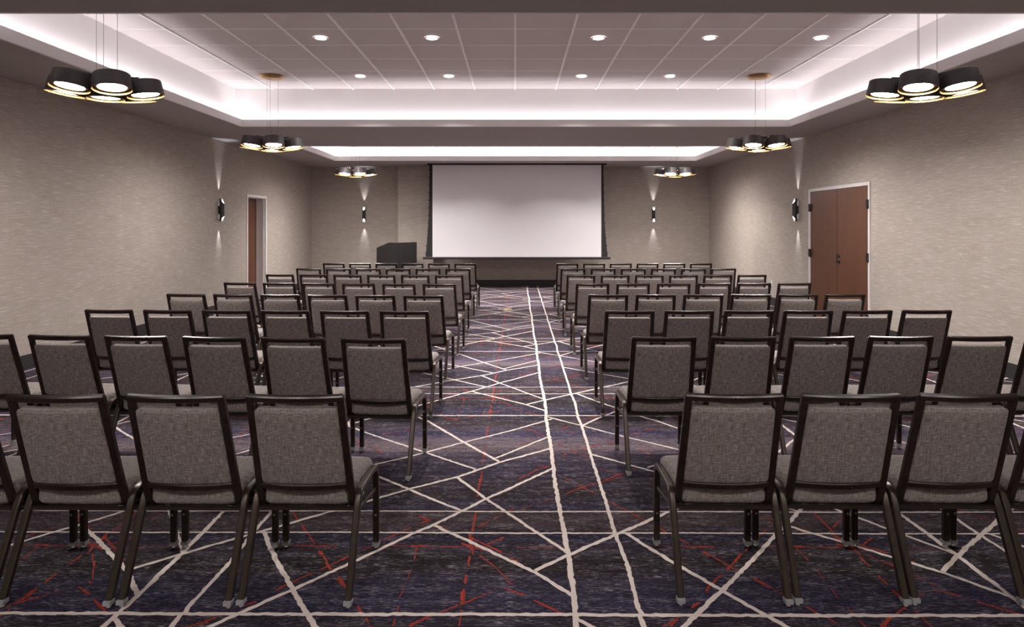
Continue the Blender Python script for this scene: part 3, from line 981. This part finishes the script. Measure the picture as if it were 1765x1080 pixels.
T = TILE
DLS = []
names5 = ['leftmost', 'second from left', 'third from left', 'fourth from left', 'rightmost']
for i, k in enumerate((-3.5, -1.5, 1.5, 3.5, 5.5)):
    DLS.append((k * T, 7.53, ZT, 'round recessed ceiling downlight, %s of the five in the nearer row' % names5[i], 'downlights in the nearer row'))
names4 = ['leftmost', 'second from left', 'third from left', 'rightmost']
for i, k in enumerate((-3.5, -1.5, 1.5, 3.5)):
    DLS.append((k * T, 9.45, ZT, 'round recessed ceiling downlight, %s of the four in the farther row' % names4[i], 'downlights in the farther row'))
HID = [(k, -0.45, 3.72) for k in (-5.5, -3.5, -1.5, 1.5, 3.5, 5.5)] + [(k, 5.61, 3.72) for k in (-1.5, 1.5)]  # unseen lamps added to light the chair backs and middle rows
HID += [(k, y, 3.41) for k in (-5.5, -3.5, -1.5, 1.5, 3.5, 5.5) for y in (13.45, 14.73)]  # more unseen lamps, added to brighten the end wall and far side walls
for k, y, z in HID:
    DLS.append((k * T, y, z, 'added recessed ceiling downlight out of view behind the ceiling soffits', 'added downlights hidden by the soffits'))
dl0 = make_downlight(DOWNLIGHT_W, 105)
wide = make_downlight(DOWNLIGHT_W * 1.08, 168)      # added flood lamps over the viewpoint, brightening the chair backs
wide_used = False
for i, (x, y, z, lb, g) in enumerate(DLS):
    if y < 3:
        o = copy_tree(wide) if wide_used else wide
        wide_used = True
    else:
        o = dl0 if i == 0 else copy_tree(dl0)
    o.location = (x, y, z - 0.0075)
    tag(o, lb, 'ceiling light', g)

# ------------------------------------------------------------------ pendant clusters
def make_pendant(zc, ztop):
    """origin on the ceiling; shades hang round a hub"""
    zh = zc - ztop      # hub height relative to the ceiling
    r = empty('pendant_cluster', (0, 0, ztop))
    bm = bmesh.new()
    lathe(bm, [(0.165, -0.006), (0.172, -0.010), (0.165, -0.020), (0.130, -0.036), (0.070, -0.046), (0.0005, -0.048)], 40)
    lathe(bm, [(0.165, -0.006), (0.150, -0.0005), (0.0005, -0.0005)], 40)
    cp = obj('canopy', bm, M['gold'], r, smooth=True)
    cp['label'] = 'round gold ceiling canopy'
    for k in range(3):
        a = math.radians(42 + 120 * k)
        x, y = 0.09 * math.cos(a), 0.09 * math.sin(a)
        bm = bmesh.new()
        lathe(bm, [(0.0022, zh + 0.045), (0.0022, -0.040)], 8, mtx=Matrix.Translation((x, y, 0)), cap0=True, cap1=True)
        obj('cable', bm, M['steel'], r, smooth=True)
    bm = bmesh.new()
    lathe(bm, [(0.0005, 0.02), (0.11, 0.02), (0.115, 0.030), (0.11, 0.048), (0.0005, 0.050)], 32, mtx=Matrix.Translation((0, 0, zh)))
    for k in range(6):
        a = 2 * PI * k / 6
        c, s = math.cos(a), math.sin(a)
        sweep(bm, [(0.10 * c, 0.10 * s, zh + 0.035), (0.26 * c, 0.26 * s, zh + 0.045)], (0, 0, 1), 0.016, 0.02)
    obj('hub', bm, M['black'], r, smooth=True)
    RB, RT, SH = 0.147, 0.135, 0.126
    for k in range(7):
        if k < 6:
            a = 2 * PI * k / 6
            mt = (Matrix.Translation((0.298 * math.cos(a), 0.298 * math.sin(a), zh + 0.012)) @ Matrix.Rotation(a, 4, 'Z')
                  @ Matrix.Rotation(math.radians(-PEND_TILT), 4, 'Y'))
        else:
            mt = Matrix.Translation((0, 0, zh - 0.022))
        # shade: outside and top, open below
        bm = bmesh.new()
        lathe(bm, [(RB, -SH), (RT, 0.0), (RT - 0.006, 0.004), (0.0005, 0.004)], 44, mtx=mt)
        sh = obj('shade', bm, M['shade'], r, smooth=True)
        bm = bmesh.new()
        lathe(bm, [(RB, -SH - 0.0005), (RB - 0.003, -SH - 0.0005), (RT - 0.004, -0.002), (0.0005, -0.002)], 44, mtx=mt)
        li = obj('liner', bm, M['gold'], sh, smooth=True)
        li['label'] = 'gold leaf inside of the shade'
        bm = bmesh.new()
        lathe(bm, [(0.1240, -0.004), (0.1240, -SH + 0.022), (0.1060, -SH + 0.016), (0.1060, -SH + 0.020)], 40, mtx=mt)
        obj('lamp_drum', bm, M['shade'], sh, smooth=True)
        bm = bmesh.new()
        lathe(bm, [(0.1060, -SH + 0.0195), (0.06, -SH + 0.0182), (0.0005, -SH + 0.018)], 36, mtx=mt)
        obj('diffuser', bm, M['disc'], sh, smooth=True)
    return r


PEND_TILT = 9.0
PZ = 2.785
lb = ['nearest pendant cluster on the left, black shades with gold insides', 'nearest pendant cluster on the right, black shades with gold insides',
      'middle pendant cluster on the left, black shades below a gold canopy', 'middle pendant cluster on the right, black shades below a gold canopy',
      'farthest pendant cluster on the left, above the end wall sconce', 'farthest pendant cluster on the right, above the end wall sconce']
PX5 = 5.5 * TILE
near = make_pendant(PZ, ZT - 0.002)
far = make_pendant(PZ, 3.41 - 0.002)
plist = [(-PX5, 5.62, near, 10), (PX5, 5.62, near, 50), (-PX5, 9.45, near, -5), (PX5, 9.45, near, 57), (-PX5, 14.42, far, 0), (PX5, 14.42, far, 0)]
used = set()
for (x, y, src, ang), l in zip(plist, lb):
    o = src if src.name not in used else copy_tree(src)
    used.add(src.name)
    o.location = (x, y, src.location.z)
    o.rotation_euler = (0, 0, math.radians(ang))
    tag(o, l, 'pendant lamp', 'seven-shade pendant clusters')

# ------------------------------------------------------------------ banquet chairs
def make_chair():
    r = empty('banquet_chair', (0, 0, 0))
    # local: +y is the way the chair faces, rear feet at y = -0.25

    def lean(z):                      # y of the back frame's centre at height z
        return -0.247 + (0.855 - z) * 0.310
    def halfw(z):                     # half width between rail centres
        return 0.1855 + (0.855 - z) * 0.020
    # back frame: two rails curving under the seat, a bowed top rail and a bowed lower rail
    bm = bmesh.new()
    for s in (-1, 1):
        pts = [(s * halfw(z), lean(z), z) for z in (0.858, 0.70, 0.55, 0.40)]
        pts += [(s * 0.194, lean(0.345) + 0.010, 0.336), (s * 0.194, 0.06, 0.336)]
        pts = fillet(pts, [0.05, 0.05, 0.05, 0.055], 5)
        sweep(bm, pts, (1, 0, 0), 0.031, 0.024, cham=0.18)
    for z, hh, dd, bow in ((0.852, 0.029, 0.026, 0.018), (0.450, 0.029, 0.020, 0.024)):
        hw = halfw(z) - 0.006 if z < 0.8 else halfw(z) + 0.010
        n = 12
        pts = []
        for k in range(n + 1):
            u = -1 + 2 * k / n
            pts.append((u * hw, lean(z) - bow * (1 - u * u), z - 0.002 * (1 - u * u)))
        sweep(bm, pts, (0, -0.296, 0.955), hh, dd, cham=0.2)
    obj('back_frame', bm, M['frame'], r, smooth=30)
    # upholstered back
    zt, zb = 0.803, 0.464
    cz, hb = (zt + zb) / 2, (zt - zb) / 2 / math.cos(0.30)
    ha = 0.170

    def backmap(u, v, w):
        z = cz + v * math.cos(0.30)
        sc_ = (halfw(z) - 0.0155 + 0.003) / ha
        y = lean(z) - 0.020 * (1 - (u / ha) ** 2)
        return (u * sc_, y + w * math.cos(0.30), z + w * math.sin(0.30))
    bm = bmesh.new()
    pillow(bm, None, ha, hb, 0.022, -0.014, 0.030, 0.011, 0.012, 0.004, backmap)
    bk = obj('backrest', bm, M['fabric'], r, smooth='all')
    # welt round the rear face
    bm = bmesh.new()
    pts = []
    rr = 0.020
    for cx, cy, a0 in ((ha - rr, hb - rr, 0), (-ha + rr, hb - rr, PI / 2), (-ha + rr, -hb + rr, PI), (ha - rr, -hb + rr, 1.5 * PI)):
        for k in range(4):
            an = a0 + PI / 2 * k / 3
            pts.append((cx + rr * math.cos(an), cy + rr * math.sin(an)))
        nx = {0: (-ha + rr, hb), PI / 2: (-ha, -hb + rr), PI: (ha - rr, -hb), 1.5 * PI: (ha, hb - rr)}[a0]
        p = pts[-1]
        for q in range(1, 8):
            pts.append((p[0] + (nx[0] - p[0]) * q / 8, p[1] + (nx[1] - p[1]) * q / 8))
    rings = []
    for (u, v) in pts:
        c = Vector(backmap(u, v, -0.006))
        o_ = (Vector(backmap(u * 1.02, v * 1.02, -0.006)) - c).normalized()
        nn = Vector((0, math.cos(0.30), math.sin(0.30)))
        rings.append([bm.verts.new(c + o_ * (0.003 * math.cos(b_)) + nn * (0.003 * math.sin(b_))) for b_ in (0.3, 1.87, 3.44, 5.01)])
    for i in range(len(rings)):
        j = (i + 1) % len(rings)
        for q in range(4):
            bm.faces.new((rings[i][q], rings[i][(q + 1) % 4], rings[j][(q + 1) % 4], rings[j][q]))
    obj('piping', bm, M['fabric'], bk, smooth='all')
    # seat
    def seatmap(u, v, w):
        y = 0.076 + v
        k = (v + 0.19) / 0.38
        sx = 0.93 + 0.07 * min(1.0, k * 1.6) if k < 0.62 else 1.0
        front = max(0.0, (v - 0.09) / 0.10)
        return (u * sx, y, w - 0.016 * front * front * (1 if w > 0.40 else 0))
    bm = bmesh.new()
    pillow(bm, None, 0.206, 0.190, 0.045, 0.356, 0.447, 0.026, 0.014, 0.012, seatmap)
    obj('seat', bm, M['fabric'], r, smooth='all')
    bm = bmesh.new()
    box(bm, -0.175, 0.175, -0.060, 0.245, 0.333, 0.352, bevel=0.003)
    obj('seat_frame', bm, M['black'], r)
    # legs: the rear leg bends over and runs forward to the front leg
    for s in (-1, 1):
        xr, xf_ = s * 0.2190, s * 0.2190
        bm = bmesh.new()
        pts = fillet([(xr, -0.250, 0.022), (xr, -0.098, 0.365), (xr, -0.070, 0.407), (xr, 0.120, 0.411)], [0.03, 0.040], 5)
        sweep(bm, pts, (1, 0, 0), 0.028, 0.028, cham=0.16)
        lg = obj('leg', bm, M['leg'], r, smooth=30)
        foot(lg, xr, -0.252)
        bm = bmesh.new()
        pts = fillet([(xf_, 0.119, 0.411), (xf_, 0.232, 0.405), (xf_, 0.243, 0.30), (xf_, 0.247, 0.022)], [0.06, 0.03], 6)
        sweep(bm, pts, (1, 0, 0), 0.028, 0.028, cham=0.16)
        lg = obj('leg', bm, M['leg'], r, smooth=30)
        foot(lg, xf_, 0.247)
        bm = bmesh.new()
        lathe(bm, [(0.006, 0.0), (0.006, 0.003), (0.0005, 0.005)], 12, mtx=Matrix.Translation((xf_, 0.231, 0.165)) @ Matrix.Rotation(PI / 2, 4, 'X'))
        obj('bolt', bm, M['steel'], lg, smooth=True)
        bm = bmesh.new()
        sweep(bm, [(s * 0.2175, -0.118, 0.335), (s * 0.2175, 0.05, 0.315), (s * 0.2175, 0.236, 0.290)], (1, 0, 0), 0.012, 0.018, cham=0.2)
        obj('brace', bm, M['leg'], r, smooth=30)
    bm = bmesh.new()
    box(bm, -0.207, 0.207, -0.122, -0.098, 0.338, 0.350, bevel=0.002)
    obj('stretcher', bm, M['leg'], r)
    return r


def foot(leg, x, y):
    bm = bmesh.new()
    box(bm, x - 0.0165, x + 0.0165, y - 0.018, y + 0.018, 0.014, 0.033, bevel=0.002)
    obj('foot_cap', bm, M['cap'], leg)
    bm = bmesh.new()
    lathe(bm, [(0.0005, 0.0), (0.011, 0.0), (0.0135, 0.004), (0.012, 0.009), (0.005, 0.012)], 16, mtx=Matrix.Translation((x, y, 0.002)))
    obj('glide', bm, M['chrome'], leg, smooth=True)


chair0 = make_chair()
rng = random.Random(11)
ROWWORD = ['nearest', 'second nearest', 'third nearest', 'fourth nearest', 'fourth farthest', 'third farthest', 'second farthest', 'farthest']
ORD = ['first', 'second', 'third', 'fourth', 'fifth', 'sixth']
first = True
for ri, (lq, rq) in enumerate(ROWS):
    for side, q in (('left', lq), ('right', rq)):
        slope = (q[-1][1] - q[0][1]) / (q[-1][0] - q[0][0])
        rz0 = math.atan(slope) * 0.8 - math.radians(1.0)
        n_ = len(q)
        px_ = (q[-1][0] - q[0][0]) / (n_ - 1)
        for ci, (x, y) in enumerate(q):
            x = 0.1 * x + 0.9 * (q[0][0] + px_ * ci)
            o = chair0 if first else copy_tree(chair0)
            first = False
            rz = rz0 + math.radians(rng.uniform(-0.3, 0.3))
            d = Matrix.Rotation(rz, 3, 'Z') @ Vector((0, 0.25, 0))
            o.location = (x + d.x, y + d.y, 0.0)
            o.rotation_euler = (0, 0, rz)
            lbl = ('grey banquet chair beside the aisle' if ci == 0 else 'grey banquet chair, %s from the aisle' % ORD[ci])
            lbl += ', in the %s row of the %s block' % (ROWWORD[ri], side)
            tag(o, lbl, 'chair', 'banquet chairs in the %s block' % side)
